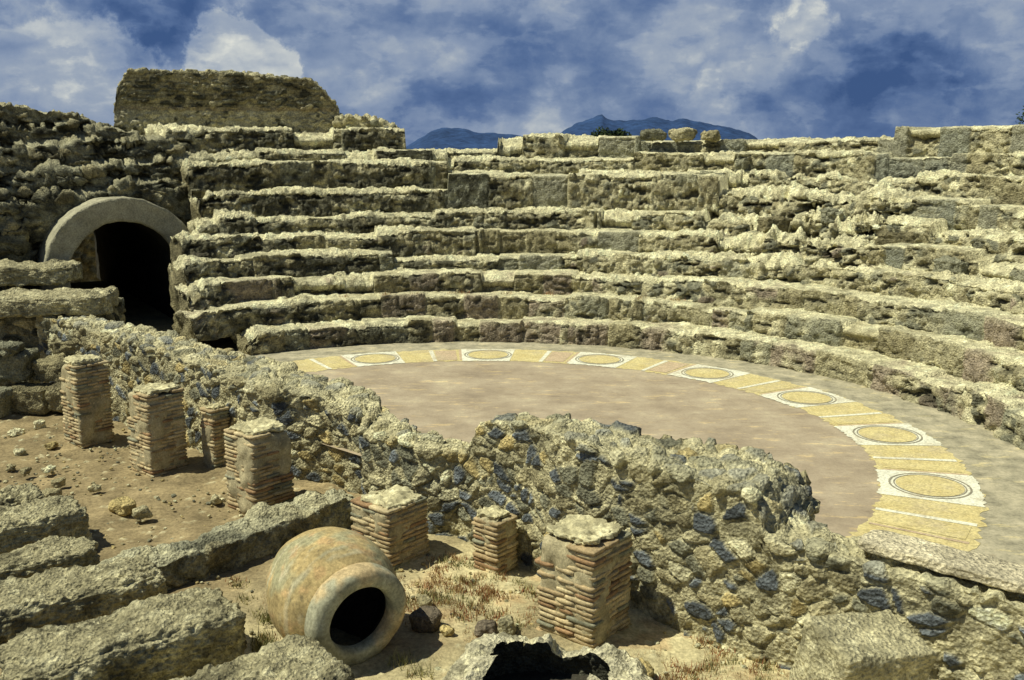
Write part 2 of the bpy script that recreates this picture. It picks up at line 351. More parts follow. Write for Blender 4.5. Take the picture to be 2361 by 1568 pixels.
for k in range(NT):
    r0=rk[k]; r1=rk[k+1]+.14; te=tend[k]; t0=-22 if k<4 else (-5 if k<7 else 8)
    st=.028; nth=int(math.radians(te-t0)*(r0+.4)/st); nr=20; ntd=28 if k<9 else 60
    th=np.linspace(math.radians(t0),math.radians(te),nth)
    cap=14; thx=np.concatenate([th,np.full(cap,th[-1])]); thdx=np.degrees(thx); fall=np.concatenate([np.zeros(nth),np.linspace(0,1,cap+1)[1:]])
    z0=ztier(k-1,thdx) if k else np.zeros_like(thdx); z1=ztier(k,thdx); sa,sb_,sr=seg(k,thdx)
    ro=sa*(1 if k>2 else .3)
    if k in (7,8): ro=ro*.3+np.where(thdx<61,.32,0)
    if k==6: ro=ro*.3-np.where((thdx>62)&(thdx<94),.10,0)
    u=np.concatenate([np.linspace(0,1,nr),np.ones(ntd)]); v=np.concatenate([np.zeros(nr),np.linspace(0,1,ntd+1)[1:]])
    zz=(z0[:,None]-.12)+(z1-z0+.12)[:,None]*u[None]; rr=np.broadcast_to(r0+(r1-r0)*v[None],zz.shape)+ro[:,None]*(1-v[None])
    arc=thx*r0
    cuts=[arc[0]-.3]
    while cuts[-1]<arc[-1]+1: cuts.append(cuts[-1]+random.uniform(.38,1.15))
    cuts=np.array(cuts); bi=np.searchsorted(cuts,arc)-1; bi=np.clip(bi,0,len(cuts)-2)
    dj=np.minimum(arc-cuts[bi],cuts[bi+1]-arc)
    bo=RNG.uniform(-.05,.05,len(cuts)); bz=RNG.uniform(-.05,.03,len(cuts))
    gone=np.where(RNG.rand(len(cuts))<(.12 if k>1 else .03),RNG.uniform(.12,.30,len(cuts)),0)
    bang=np.degrees(cuts/r0)
    dress=((RNG.rand(len(cuts))<(.24 if k>=6 else (.08 if k>2 else .0)))&(bang<96)&(gone==0)).astype(float)
    P=np.stack([C0[0]+rr*np.cos(thx)[:,None],C0[1]+rr*np.sin(thx)[:,None],zz],-1)
    Qf=P.reshape(-1,3)
    er=np.broadcast_to(np.concatenate([(1-u[:nr])*(.43),v[nr:]*(r1-r0)])[None],zz.shape)
    isr=np.zeros(zz.shape); isr[:,:nr]=1
    ang=np.where(isr>0,np.clip(1-er/.07,0,1)*.5,1-np.clip(1-er/.07,0,1)*.5)*math.pi/2
    nrad=-np.cos(ang); nz=np.sin(ang)
    N=np.stack([nrad*np.cos(thx)[:,None],nrad*np.sin(thx)[:,None],nz],-1)
    n_lo=fbm(Qf,1.1,3,20+k).reshape(zz.shape); n_md=fbm(Qf,4.2,3,40+k).reshape(zz.shape); n_hi=fbm(Qf,13.,4,60+k,.6).reshape(zz.shape)
    crev=fbm(Qf*np.array([1,1,3.2]),2.6,4,90+k,.6).reshape(zz.shape)
    stn=.18 if k>2 else .25
    Wp=Qf+.06*np.stack([vn(Qf/.2,70+i) for i in range(3)],1)
    F1,F2,ID,T=worley(Wp*np.array([1,1,1.3])/stn,k*5); F1=F1.reshape(zz.shape);F2=F2.reshape(zz.shape);ID=ID.reshape(zz.shape);T=T.reshape(zz.shape)
    m=ss(.04,.15,F2-F1)
    col_=np.exp(-((thdx-51)/10.)**4)*(1. if k in(4,5,6) else (.5 if k in (3,7) else 0))
    endr=ss(9,0,te-thdx)*(1 if k>=5 else .5)
    dr=dress[bi][:,None]*(1-np.clip(col_,0,1))[:,None]
    ruin=np.clip(.36+1.05*n_lo+(.7*(sr-.4))[:,None]+(col_+endr)[:,None]*.8+(.20 if k>=3 else -.08)+gone[bi][:,None]*2,0,1)*(1-.7*dr)
    joint=np.exp(-(dj/.022)**2)[:,None]
    flat=isr+(1-isr)*(.20+.45*ruin*ss(.3,.75,ruin)+.25*np.exp(-er/.08))
    d=(bo[bi])[:,None]*(isr*.9+.1)*(1-.5*ruin)-.05*joint*(1-.6*ruin)*(isr*.8+.2*np.exp(-er/.2))
    d=d+flat*(1-.4*dr)*(ruin*.085*m*(np.mod(ID*31,1)+.1+1.3*T)+.035*m*(1-ruin)*(np.mod(ID*31,1)+.8*T)+.046*n_md+.030*n_hi)
    d=d-isr*(1-.6*dr)*.15*ss(.14,.5,crev)*(.35+.65*ruin)
    d=d-isr*gone[bi][:,None]*(1-joint*.5)
    # fallen rubble and mortar banked against the foot of crumbled rows
    d=d+isr*ruin*.13*ss(.55,.05,u)[None]*ss(-.2,.3,n_md+.2)
    ero=(.02+.24*np.clip(n_md+.35*n_lo+.0,0,1)+.09*ruin*np.clip(n_hi+.3,0,1)+.08*ruin*ruin)*(1-.65*dr)
    d=d-ero*np.exp(-(er/.10)**2)
    d=d+(col_+.4*endr)[:,None]*(.24*n_lo+.18*n_md-.30*ss(.10,.35,crev))
    if k<3: d=d+(.030*isr)*np.sqrt(np.clip(1-((dj[:,None]/.5)-1)**2,0,1))*.8
    P=P+N*d[...,None]
    P[...,2]+=bz[bi][:,None]*(u[None]>.8)*np.exp(-v*2)[None]
    P[...,2]-=(gone[bi][:,None]*.9*np.exp(-v*2.2)[None])*(u[None]**2)
    P[...,2]+=(.05*n_lo+.02*n_md)*v[None]
    S=zz.shape+(3,)
    def full(c): return np.broadcast_to(c,S).copy()
    blk=np.zeros((len(cuts),3))
    for i in range(len(cuts)):
        if k<3: blk[i]=random.choice([PURP*1.1,PURP*1.2,TAN*.85,TAN*1.0,GREY*1.3,BEIGE*.8])
        else: blk[i]=random.choice([TAN,GREY*1.3,BEIGE,BEIGE*.85,TAN*.85])
        if dress[i]: blk[i]=random.choice([L((.33,.335,.245)),L((.38,.37,.26)),L((.29,.295,.22))])
    cst=blk[bi][:,None,:]*np.ones(S)
    rcol=pick([(.18,GREY),(.3,TAN),(.34,BEIGE),(.12,CREAM),(.06,PURP if k<5 else GREY)],np.mod(ID.reshape(-1)*97.3,1)).reshape(S)*(.8+.4*np.mod(ID*57,1))[...,None]
    c=lerp(cst,rcol,(ss(.25,.65,ruin))[...,None])
    mort=CREAM*.92
    mk=np.clip((1-m)*ss(.15,.6,ruin)*.85+joint*.6*(1-ruin),0,1)*.75
    c=lerp(c,full(mort),mk[...,None])
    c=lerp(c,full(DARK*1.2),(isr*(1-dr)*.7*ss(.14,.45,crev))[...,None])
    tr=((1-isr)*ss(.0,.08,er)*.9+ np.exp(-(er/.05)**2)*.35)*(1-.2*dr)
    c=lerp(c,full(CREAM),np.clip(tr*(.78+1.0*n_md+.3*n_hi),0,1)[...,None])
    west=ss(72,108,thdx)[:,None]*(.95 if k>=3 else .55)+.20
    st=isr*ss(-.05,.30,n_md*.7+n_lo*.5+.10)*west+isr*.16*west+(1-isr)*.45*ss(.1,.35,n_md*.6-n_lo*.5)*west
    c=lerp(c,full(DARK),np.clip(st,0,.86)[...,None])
    c=c*(1+.38*n_hi)[...,None]
    P[nth:,:,2]=P[nth:,:,2]*(1-fall[nth:,None])+(-.05)*fall[nth:,None]
    Pc=P[nth:]; nn=fbm(Pc.reshape(-1,3),3,4,99).reshape(Pc.shape[:2]); tang=np.array([-math.sin(th[-1]),math.cos(th[-1]),0])
    P[nth:]=Pc+tang*(.22*nn)[...,None]
    wv=ss(1.5,0,te-thdx[:nth])[:,None]; e2=fbm(P[:nth].reshape(-1,3),2.4,3,98).reshape(nth,-1)
    P[:nth,:,2]-=np.clip(.10+.35*e2,0,1)*wv*(u[None]>.3)
    c[nth:]=(TAN*.7)*(.9+.7*nn)[...,None]
    if k==9:
        ex=np.stack([P[:,-1]+np.array([0,0,-q]) for q in (1.5,3.,5.)],1); P=np.concatenate([P,ex],1); c=np.concatenate([c,np.repeat(c[:,-1:],3,1)],1)
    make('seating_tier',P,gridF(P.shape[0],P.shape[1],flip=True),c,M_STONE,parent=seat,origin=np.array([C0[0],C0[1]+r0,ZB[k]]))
# ------------------------------------------------------------ generic wall sweep
def wall(name,p0,u,n,S,fo,bo,zt,zb,st=.025,stone=.2,amp=.05,seed=0,pal=PAL_WALL,mortar=None,big=.06,bigf=1.3,topamp=.1,colfn=None,bury=.25,zs=1.4,stain=.4,pit=1.,facesoft=1.,topsoft=1.,**kw):
    s=np.arange(0,S+st,st); M=len(s); f=fo(s); b=bo(s); h=zt(s)
    n1=int(np.max(h-zb)/st)+2; n2=int(np.max(b-f)/st)+2
    zu=np.concatenate([np.linspace(0,1,n1),np.ones(n2),np.linspace(1,0,n1)]); ou=np.concatenate([np.zeros(n1),np.linspace(0,1,n2+2)[1:-1],np.ones(n1)])
    cap=max(4,int(np.mean(b-f)/st/2)); K=np.linspace(0,1,cap+1)[:-1]
    s=np.concatenate([np.full(cap,s[0]),s,np.full(cap,s[-1])]); k=np.concatenate([K,np.ones(M),K[::-1]])
    f=fo(s);b=bo(s);h=zt(s); mid=(f+b)/2
    off=mid[:,None]+((f[:,None]+(b-f)[:,None]*ou[None])-mid[:,None])*k[:,None]
    z=zb+(h-zb)[:,None]*zu[None]
    P=np.stack([p0[0]+u[0]*s[:,None]+n[0]*off,p0[1]+u[1]*s[:,None]+n[1]*off,z],-1)
    N=normals(P); ctr=P.mean(1,keepdims=True)
    if np.sum(N*(P-ctr))<0: N=-N
    flat=P.reshape(-1,3).copy(); flat[:,2]=0
    tn=fbm(flat,1.7,4,seed+70,.62).reshape(z.shape)
    P[...,2]+=topamp*tn*zu[None]**6
    am=facesoft+(topsoft-facesoft)*ss(.82,.98,zu)[None]*np.ones_like(z)
    P2,c=rubble(P,N,stone,amp,seed,mortar,pal,big,zs=zs,bigf=bigf,bury=bury,stain=stain,pit=pit,ampmask=am)
    if colfn: c=colfn(P2.reshape(-1,3),c.reshape(-1,3),None).reshape(c.shape)
    top=(zu[None]>.97)*ss(-.1,.4,tn+.3); c=lerp(c,np.broadcast_to(CREAM*.95,c.shape),(top*.42)[...,None])
    return make(name,P2,gridF(*z.shape),c,M_STONE,**kw)
I=lambda xs,ys:(lambda s:np.interp(s,xs,ys))
fo=I([0,7.6,8.3,9.2,9.5,10.6,11.0,12.2,12.7,20],[0,0,.35,.35,0,0,.2,.2,0,0])
th_=I([0,4,6,8.5,9.5,10.7,11.3,12,14.5,15.1,15.3,20],[.50,.75,.95,.95,.65,.46,.58,.78,1.08,1.08,.45,.42])
zt=I([0,4,6,8,8.8,9.5,10.8,11.2,11.4,12.5,14.95,15.15,16.5,20],[.97,.87,.77,.70,.57,.50,.46,.52,.92,1.02,.94,.60,.56,.62])
wall('stage_front_wall',PW,UW,NW,20.,fo,th_,zt,-.75,st=.021,stone=.225,amp=.085,seed=3,big=.025,topamp=.12,bury=.20,mortar=BEIGE*.98,stain=.30,pit=1.,facesoft=.36,topsoft=.62,zs=1.45,
     label='long thick rubble wall with dark and pale stones set in mortar',category='wall')
V,F=block((3.70,7.56,.70),(1.75,.42,.09),math.atan2(-.667,.745),24,.012,5,9)
make('coping_slab',V,F,stone_col(V,L((.74,.66,.44)),3,.2),M_STONE,label='thin pale coping slab lying on top of the rubble wall',category='stone slab')
def upcol(P,c,_):
    f=ss(4.98,5.06,P[:,2]+.04*vn(P*3,5)); lay=(np.mod(P[:,2]*9.5+.3*vn(P*1.5,3),1)<.2)
    lo=np.tile(L((.54,.50,.32)),(len(P),1))*(1+.4*fbm(P,6,3,8))[:,None]
    lo=lerp(lo,np.tile(DARK*1.8,(len(P),1)),(ss(.22,.35,fbm(P,4,3,12)))[:,None])
    hi=c*np.where(lay,.6,1.)[:,None]*1.15
    b=(np.abs(P[:,2]-5.05)<.05); r=lerp(lo,hi,f[:,None]); r[b]=L((.40,.34,.2)); return r
def topz(s): return np.interp(s,[0,.15,.45,3,5.0,5.3,5.6,5.85],[5.0,5.6,6.0,5.98,5.85,5.6,5.2,4.6])
wall('brick_faced_wall',(-10.25,26.3),np.array([.975,.222]),np.array([-.222,.975]),5.75,I([0,9],[0,0]),I([0,9],[.65,.65]),topz,4.1,st=.032,stone=.26,amp=.05,
     seed=14,pal=PAL_DARK,mortar=TAN*.9,big=.07,topamp=.08,zs=2.2,pit=.7,colfn=upcol,label='tall ruined wall fragment with brick courses standing above the seating',category='wall')
wall('rubble_ridge',(-4.7,27.2),np.array([1.,0]),np.array([0,1.]),1.5,I([0,9],[0,0]),I([0,9],[.6,.6]),I([0,.5,1.5],[4.85,4.85,4.6]),4.2,st=.04,stone=.2,amp=.1,seed=18,topamp=.2,
     pal=PAL_LIGHT,label='low heap of pale rubble masonry beside the standing wall',category='wall')
# ------------------------------------------------------------ rubble mass round the arch
r_i,r_o,zs_=1.18,1.70,1.25; Ln=11.0
st=.033; a=np.arange(-6.5,1.98,st); ext=60; av=np.concatenate([a,np.full(ext,a[-1])]); back=np.concatenate([np.zeros(len(a)),np.linspace(0,5,ext+1)[1:]])
ztp=np.interp(av,[-6.5,-3.4,-2.6,-1.4,-.4,.4,1.2,1.98],[5.3,5.0,5.08,4.92,4.75,4.5,4.3,3.7])
nz=int(5.2/st); nb=90; u=np.concatenate([np.linspace(0,1,nz),np.ones(nb)]); v=np.concatenate([np.zeros(nz),np.linspace(0,1,nb+1)[1:]])
Z=-.1+(ztp+.1)[:,None]*u[None]
ln=fbm(np.stack([np.repeat(av,len(u)),np.zeros(Z.size),Z.reshape(-1)*.3],1),.9,4,4).reshape(Z.shape)*.55
lean=.28*ss(2.92,3.05,Z+ln)+.32*ss(3.45,3.58,Z+ln*.8)+.30*ss(4.0,4.15,Z+ln*.9)+.25*ss(4.45,4.6,Z+ln*.6)+.05*Z-.5*ss(-1.8,-2.2,av[:,None]+ln)*ss(3.2,2.95,Z+ln)
crv=fbm(np.stack([np.repeat(av,len(u)),np.zeros(Z.size)+3,Z.reshape(-1)*2.6],1),1.6,4,14,.6).reshape(Z.shape)
lean=lean+.35*ss(.12,.45,crv)
dep=.85+lean+5*v[None]+back[:,None]
O=AA[:2]; P=np.stack([O[0]+AE[0]*av[:,None]+AD[0]*dep,O[1]+AE[1]*av[:,None]+AD[1]*dep,Z],-1)
N=normals(P); 
if N[20,20,1]>0: N=-N
a0=np.broadcast_to(av[:,None],Z.shape); rm=(r_i+r_o)/2+.05
hole=((np.abs(a0)<rm)&(Z<zs_))|(np.hypot(a0,Z-zs_)<rm); hole=hole&(u[None]<.999)&(np.arange(len(av))<len(a))[:,None]
P2,c=rubble(P,N,.36,.09,22,GREY*1.1,PAL_DARK,.22,zs=2.2,bigf=1.1,pit=2.,stain=.6,bury=.3)
keep=np.exp(-np.clip(np.hypot(a0,np.maximum(Z-zs_,0))-rm,0,9)/.25)*(Z<3.2)*(u[None]<.999)
P2=P2*(1-keep[...,None])+P*keep[...,None]
F=gridF(*Z.shape,flip=True); hf=hole.reshape(-1); F=F[~hf[F].any(1)]
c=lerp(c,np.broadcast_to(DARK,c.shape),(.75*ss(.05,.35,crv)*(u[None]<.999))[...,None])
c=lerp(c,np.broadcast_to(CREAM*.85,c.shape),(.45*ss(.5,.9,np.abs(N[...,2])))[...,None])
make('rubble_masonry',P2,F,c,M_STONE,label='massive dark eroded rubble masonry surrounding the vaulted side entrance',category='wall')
cr=[]
for i in range(20): cr.append((1,0,-.1+(zs_+.1)*i/20.))
for i in range(61):
    t=math.pi*i/60; cr.append((math.cos(t),math.sin(t),zs_))
for i in range(20): cr.append((-1,0,zs_-(zs_+.1)*(i+1)/20.))
loop=[(w,0) for w in np.linspace(0,1,9)[:-1]]+[(1,w) for w in np.linspace(0,1,120)[:-1]]+[(w,1) for w in np.linspace(1,0,5)[:-1]]+[(0,w) for w in np.linspace(1,0,120)[:-1]]
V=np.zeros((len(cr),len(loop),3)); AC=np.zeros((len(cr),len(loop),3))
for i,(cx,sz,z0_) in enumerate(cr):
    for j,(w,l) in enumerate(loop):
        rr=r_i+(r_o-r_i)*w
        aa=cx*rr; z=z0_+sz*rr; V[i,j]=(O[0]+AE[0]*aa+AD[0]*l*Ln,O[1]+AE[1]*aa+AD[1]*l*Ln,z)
        AC[i,j]=L((.38,.36,.25)) if (w>.02 or l*Ln<.25) else L((.045,.042,.032))  # inside the vault the passage's shade is painted in as near-black vertex colour
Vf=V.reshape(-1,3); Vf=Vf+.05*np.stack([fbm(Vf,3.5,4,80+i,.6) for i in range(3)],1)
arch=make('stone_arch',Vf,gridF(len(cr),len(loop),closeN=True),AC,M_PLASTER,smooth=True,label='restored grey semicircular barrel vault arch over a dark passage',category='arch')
wall('rubble_wall',(AA[0]+AD[0]*12.-AE[0]*4.5,AA[1]+AD[1]*12.-AE[1]*4.5),AE,AD,7,I([0,9],[0,0]),I([0,9],[.6,.6]),I([0,9],[3.,3.]),-.6,st=.06,stone=.3,amp=.1,seed=31,pal=PAL_LIGHT,
     label='rubble wall seen through the far end of the vaulted passage',category='wall')
# ------------------------------------------------------------ ledges left of stage wall
WR=math.atan2(-.667,.745)
def blockobj(name,c,d,rot,n,amp,seed,base,label,cat='stone block',group=None,power=7,tilt=(0,0),chip=0,lich=None,dark=.45,fine=0.,freq=None):
    V,F=block(c,d,rot,n,amp,seed,power,tilt,chip=chip,fine=fine,freq=freq)
    return make(name,V,F,stone_col(V,base,seed,dark,lich),M_STONE,label=label,category=cat,group=group)
G='large slabs of the ruined ledge'
blockobj('stone_slab',(-8.85,18.95,1.12),(2.2,1.35,.40),.12,44,.06,41,BEIGE*.8,'broad flat weathered slab beside the rubble wall','stone slab',G,power=14,chip=.14,lich=CREAM*.9,fine=.035)
blockobj('stone_slab',(-10.2,20.4,1.50),(2.3,1.3,.38),.2,40,.06,42,BEIGE*.75,'broad flat weathered slab below the rubble masonry','stone slab',G,power=14,chip=.14,lich=CREAM*.9,fine=.035)
wall('side_wall',(-11.2,18.7),np.array([.995,.08]),np.array([-.08,.995]),3.2,I([0,9],[0,0]),I([0,9],[1.6,1.6]),I([0,9],[.96,.93]),-.7,st=.033,stone=.32,amp=.08,seed=44,pal=PAL_DARK,mortar=GREY,
     label='dark rough wall carrying broad slabs at the end of the pit',category='wall')
G='squared blocks stacked at the pit edge'
k=0
for (x,y,z,dx,dy,dz) in [(-8.55,17.2,-.35,.7,.6,.5),(-7.75,17.1,-.3,.75,.55,.5),(-8.2,17.6,.1,.75,.6,.42),(-7.55,17.75,.15,.5,.5,.4),(-8.9,17.5,.2,.6,.6,.5),(-9.1,16.9,-.35,.7,.6,.5),(-7.9,17.75,.5,.7,.5,.22),(-9.0,17.3,.55,.6,.5,.2)]:
    blockobj('stone_block',(x,y,z),(dx,dy,dz),random.uniform(-.2,.2),20,.04,50+k,random.choice([GREY*1.1,TAN*.8,TAN*.7]),'rough squared dark stone block stacked at the pit edge','stone block',G,power=12,chip=.1,fine=.03); k+=1
# ------------------------------------------------------------ brick pillars
def pillar(cx,cy,zt_,S,rot,seed,ero,label,side=(-1,0)):
    rg=random.Random(seed); A=Acc(); H=zt_+.6; lh=.051; n=int(H/lh)
    cr_,sr_=math.cos(rot),math.sin(rot)
    def place(lx,ly): return cx+lx*cr_-ly*sr_, cy+lx*sr_+ly*cr_
    for i in range(n):
        z=-.62+lh*(i+.5); fr=i/n
        nx,ny=(2,3) if i%2 else (3,2)
        if S<.4: nx,ny=(1,2) if i%2 else (2,1)
        ox,oy=rg.uniform(-.009,.009),rg.uniform(-.009,.009)
        for a_ in range(nx):
            for b_ in range(ny):
                lx=(a_+.5)/nx*S-S/2; ly=(b_+.5)/ny*S-S/2
                e=ero*(max(0,fr-.2)*1.4)**1.3
                pr=e*(1.2 if (lx*side[0]+ly*side[1])>.1*S else .2)
                if rg.random()<pr and fr<1: continue
                tone=rg.random()
                base=lerp(L((.42,.31,.165)),L((.60,.50,.29)),tone) if rg.random()>.12 else L((.36,.23,.12))
                if rg.random()<.10: base=GREY*1.2
                wx=rg.uniform(0,.035)*side[0] if (lx*side[0]>.1*S and rg.random()<.45) else 0
                x,y=place(lx+ox+rg.uniform(-.008,.008)+wx,ly+oy+rg.uniform(-.008,.008))
                V,F=block((x,y,z),(S/nx-.004,S/ny-.004,lh-.013),rot+rg.uniform(-.025,.025),4,.005,seed*100+i*7+a_*3+b_,14,tilt=(rg.uniform(-.014,.014),rg.uniform(-.014,.014)),freq=9)
                A.add(V,F,stone_col(V,base,i,.25))
    V,F=block((cx,cy,-.62+H*.47),(S-.025,S-.025,H*.95),rot,26,.035,seed,12,freq=4,fine=.014)
    A.add(V,F,stone_col(V,L((.46,.40,.24)),seed,.3))
    V,F=block((cx,cy,zt_-.03),(S*.90,S*.88,.08),rot,34,.025,seed+3,7,fine=.035,chip=.08,freq=5)
    A.add(V,F,stone_col(V,BEIGE,seed,.3,CREAM))
    A.obj('brick_pillar',mat=M_BRICK,label=label,category='pillar',group='brick pillars in the pit',origin=np.array([cx,cy,-.6]))
pr=WR
def pc(x,y,S): return x+.02,y+S*.7
for (x,y,zt_,S,sd,er,lb,sdv) in [
 (-6.82,15.05,.76,.56,1,1.0,'tall eroded brick pillar with crumbling upper half',(-1,0)),
 (-5.20,13.60,.64,.60,2,.8,'tall brick pillar with a broken top corner',(-1,0)),
 (-4.38,13.92,.33,.31,3,.05,'slim low brick pillar beside the rubble wall',(0,1)),
 (-3.33,12.05,.49,.63,4,1.0,'brick pillar with crumbling rubble core on top',(0,1)),
 (-1.42,10.38,.12,.64,5,.3,'low wide brick pillar with mortar cap',(-1,0)),
 (-.21,10.27,.05,.37,6,.12,'small low brick pillar beside the rubble wall',(0,-1)),
 (.68,8.54,.47,.66,7,.8,'stout brick pillar with ragged edges and stone cap',(-1,0))]:
    cx,cy=pc(x,y,S); pillar(cx,cy,zt_,S,pr+math.radians(2),sd,er,lb,sdv)
# ------------------------------------------------------------ low beam wall
wall('low_stone_wall',(-4.6,8.95),np.array([.69,.724]),np.array([-.724,.69]),3.95,I([0,9],[0,0]),I([0,9],[.42,.42]),I([0,.3,1.2,2.3,3.4,3.95],[-.45,-.38,-.31,-.26,-.22,-.34]),-.7,st=.02,stone=.4,amp=.03,seed=61,
     pal=[(.5,GREY*1.35),(.5,BEIGE*.72)],mortar=GREY*1.35,big=.09,bigf=2.2,topamp=.14,pit=1.5,stain=.5,label='low eroded grey stone kerb crossing the pit',category='wall')
# ------------------------------------------------------------ big slabs near the camera
G='long weathered stone blocks with deep gaps'
FR=math.atan2(.60,.80)
lab='long flat-topped pitted stone block beside a deep gap'
def sl(x,y,zt_,l,w,h,seed,rot=FR,base=BEIGE*.80,n=64):
    c=np.array([x,y])-np.array([math.cos(rot),math.sin(rot)])*l/2
    blockobj('stone_beam',(c[0],c[1],zt_-h/2),(l,w,h),rot,n,.055,seed,base,lab,'stone block',G,power=12,chip=.13,lich=CREAM*.8,dark=.55,fine=.045,freq=2.0)
sl(-3.62,9.55,-.10,1.7,.80,.55,71)
sl(-2.62,8.60,-.04,1.9,.86,.60,72)
sl(-1.50,7.62,-.08,2.0,.88,.55,73)
sl(-4.65,10.40,-.22,1.7,.66,.40,74)
sl(-5.15,11.3,-.12,1.7,.68,.5,75)
sl(-6.05,12.2,-.27,1.1,.60,.4,76)
V,F=block((-5.35,6.50,-.40),(4.8,2.1,.5),-.70,76,.06,77,14,chip=.14,fine=.045,freq=2.)
make('stone_footing',V,F,stone_col(V,BEIGE*.8,7,.5,CREAM*.8),M_STONE,label='broad rough stone footing joining the long blocks',category='stone block')
sl(-.95,6.35,-.12,1.8,.8,.5,78)
blockobj('stone_block',(2.68,7.10,-.06),(.82,.62,.9),.30,44,.02,81,BEIGE*1.05,'large pale rectangular stone block leaning against the rubble wall','stone block',None,power=30,chip=.06,tilt=(.16,.08),lich=CREAM*.95,fine=.015,dark=.35)
for i,(x,y,z,d) in enumerate([(3.62,26.0,4.36,(.62,.5,.24)),(4.35,25.9,4.38,(.66,.5,.28)),(5.02,25.7,4.34,(.5,.45,.22))]):
    blockobj('boulder',(x,y,z),d,i*.7,16,.05,90+i,[GREY*1.1,BEIGE*.9,TAN*1.1][i],'flattened boulder resting on the topmost seating tier','boulder','boulders on the top tier',power=4,fine=.03)
for i,(x,y,z,d,r_,b_) in enumerate([(5.85,22.2,2.36,(.7,.5,.36),.3,TAN*.6),(7.85,20.2,2.20,(.85,.5,.38),-.5,TAN*.55),(8.15,18.4,1.85,(.6,.45,.34),-.9,GREY*1.2),(6.9,21.6,2.6,(.45,.35,.28),.1,GREY*1.4)]):
    blockobj('fallen_block',(x,y,z),d,r_,18,.05,120+i,b_,'dislodged block lying on the collapsed seating','stone block','dislodged blocks on the seating',power=12,chip=.1,fine=.04)
# ------------------------------------------------------------ loose stones
rg=random.Random(21)
spots=[(-6.2,12.7,.30,.12),(-5.9,12.4,.22,.1),(-6.4,12.4,.18,.08),(-5.0,12.2,.34,.16),(-4.7,12.0,.22,.14),(-5.4,11.7,.16,.1),(-5.1,11.2,.2,.1),(-4.9,10.9,.15,.1),(-7.0,13.7,.16,.1),(-7.3,13.9,.14,.08),
(-6.7,13.8,.2,.08),(-.85,9.0,.3,.2),(-.62,8.85,.14,.1),(-.25,8.85,.2,.14),(-.05,8.9,.18,.16),(-.2,8.55,.14,.08),(1.75,7.7,.1,.07),(-7.9,16.1,.2,.14),(-8.1,15.7,.25,.1),(-3.9,12.5,.15,.1),(-7.2,15.0,.2,.08),(-.9,9.5,.16,.12),(1.1,8.1,.3,.12),(2.2,7.5,.16,.1),(-6.3,13.2,.2,.1),(-5.7,13.0,.15,.08),(-7.5,14.6,.18,.1)]
for i,(x,y,s,h) in enumerate(spots):
    bs_=rg.choice([CREAM,TAN,BEIGE*.8,OCH,BEIGE]) if i not in (11,13) else PURP*.6
    blockobj('loose_stone',(x,y,-.58+h*.4),(s,s*.75,h),rg.uniform(0,3),8,.03,100+i,bs_,'small loose stone lying on the dry soil','stone','loose stones on the pit floor',power=4)
A=Acc()
for i in range(2600):
    x=rg.uniform(-8.5,3.5); y=rg.uniform(6.5,16.5)
    if (x-PW[0])*NW[0]+(y-PW[1])*NW[1]>-.1: continue
    s=rg.uniform(.02,.06)*(1 if rg.random()<.92 else 1.8)
    V,F=block((x,y,-.6+s*.1),(s,s*.8,s*.55),rg.uniform(0,3),2,.006,i,3)
    A.add(V,F,rg.choice([CREAM,TAN,GREY,OCH,BEIGE])*rg.uniform(.8,1.1))
A.obj('gravel',mat=M_STONE,kind='stuff',label='scattered gravel and stone chips on dry soil')
V=[];F=[];Cc=[]
def tuft(x,y,z,n,h,cols,sp):
    for _ in range(n):
        a_=rg.uniform(0,6.28); r=rg.uniform(0,sp); px,py=x+r*math.cos(a_),y+r*math.sin(a_); hh=h*rg.uniform(.4,1.1); w=rg.uniform(.003,.007)
        b_=rg.uniform(0,6.28); lx,ly=rg.uniform(-.5,.5)*hh,rg.uniform(-.5,.5)*hh; i=len(V)
        V.extend([(px-w*math.cos(b_),py-w*math.sin(b_),z),(px+w*math.cos(b_),py+w*math.sin(b_),z),(px+lx,py+ly,z+hh)]); F.append((i,i+1,i+2))
        c_=rg.choice(cols); Cc.extend([c_]*3)
RED=[L((.27,.11,.05)),L((.34,.16,.07)),L((.42,.29,.13)),L((.46,.36,.17))]; GRN=[L((.13,.14,.05)),L((.25,.24,.1)),L((.42,.38,.17))]
for i in range(340):
    q=rg.random()
    if q<.42: x,y=rg.gauss(2.0,.55),rg.gauss(7.9,.45)
    elif q<.75: x,y=rg.gauss(-.55,.45),rg.gauss(9.8,.6)
    else: x,y=rg.uniform(-3,1),rg.uniform(7.5,10.3)
    if (x-PW[0])*NW[0]+(y-PW[1])*NW[1]>-.05: continue
    tuft(x,y,-.61,40,.075,RED if rg.random()<.65 else GRN,.12)
for (x,y) in [(-2.35,8.75),(-1.0,8.3),(-2.3,8.6),(2.2,7.9),(-.8,8.1),(-2.4,9.2)]: tuft(x,y,-.6,120,.14,GRN,.14)
for i in range(14):
    t=math.radians(rg.uniform(60,112)); r=8.6+rg.uniform(0,.3); tuft(C0[0]+r*math.cos(t),C0[1]+r*math.sin(t),.88,30,.08,RED,.15)
make('dry_weeds',V,F,np.array(Cc),M_WEED,smooth=False,kind='stuff',label='tufts of reddish dry weeds in the soil')
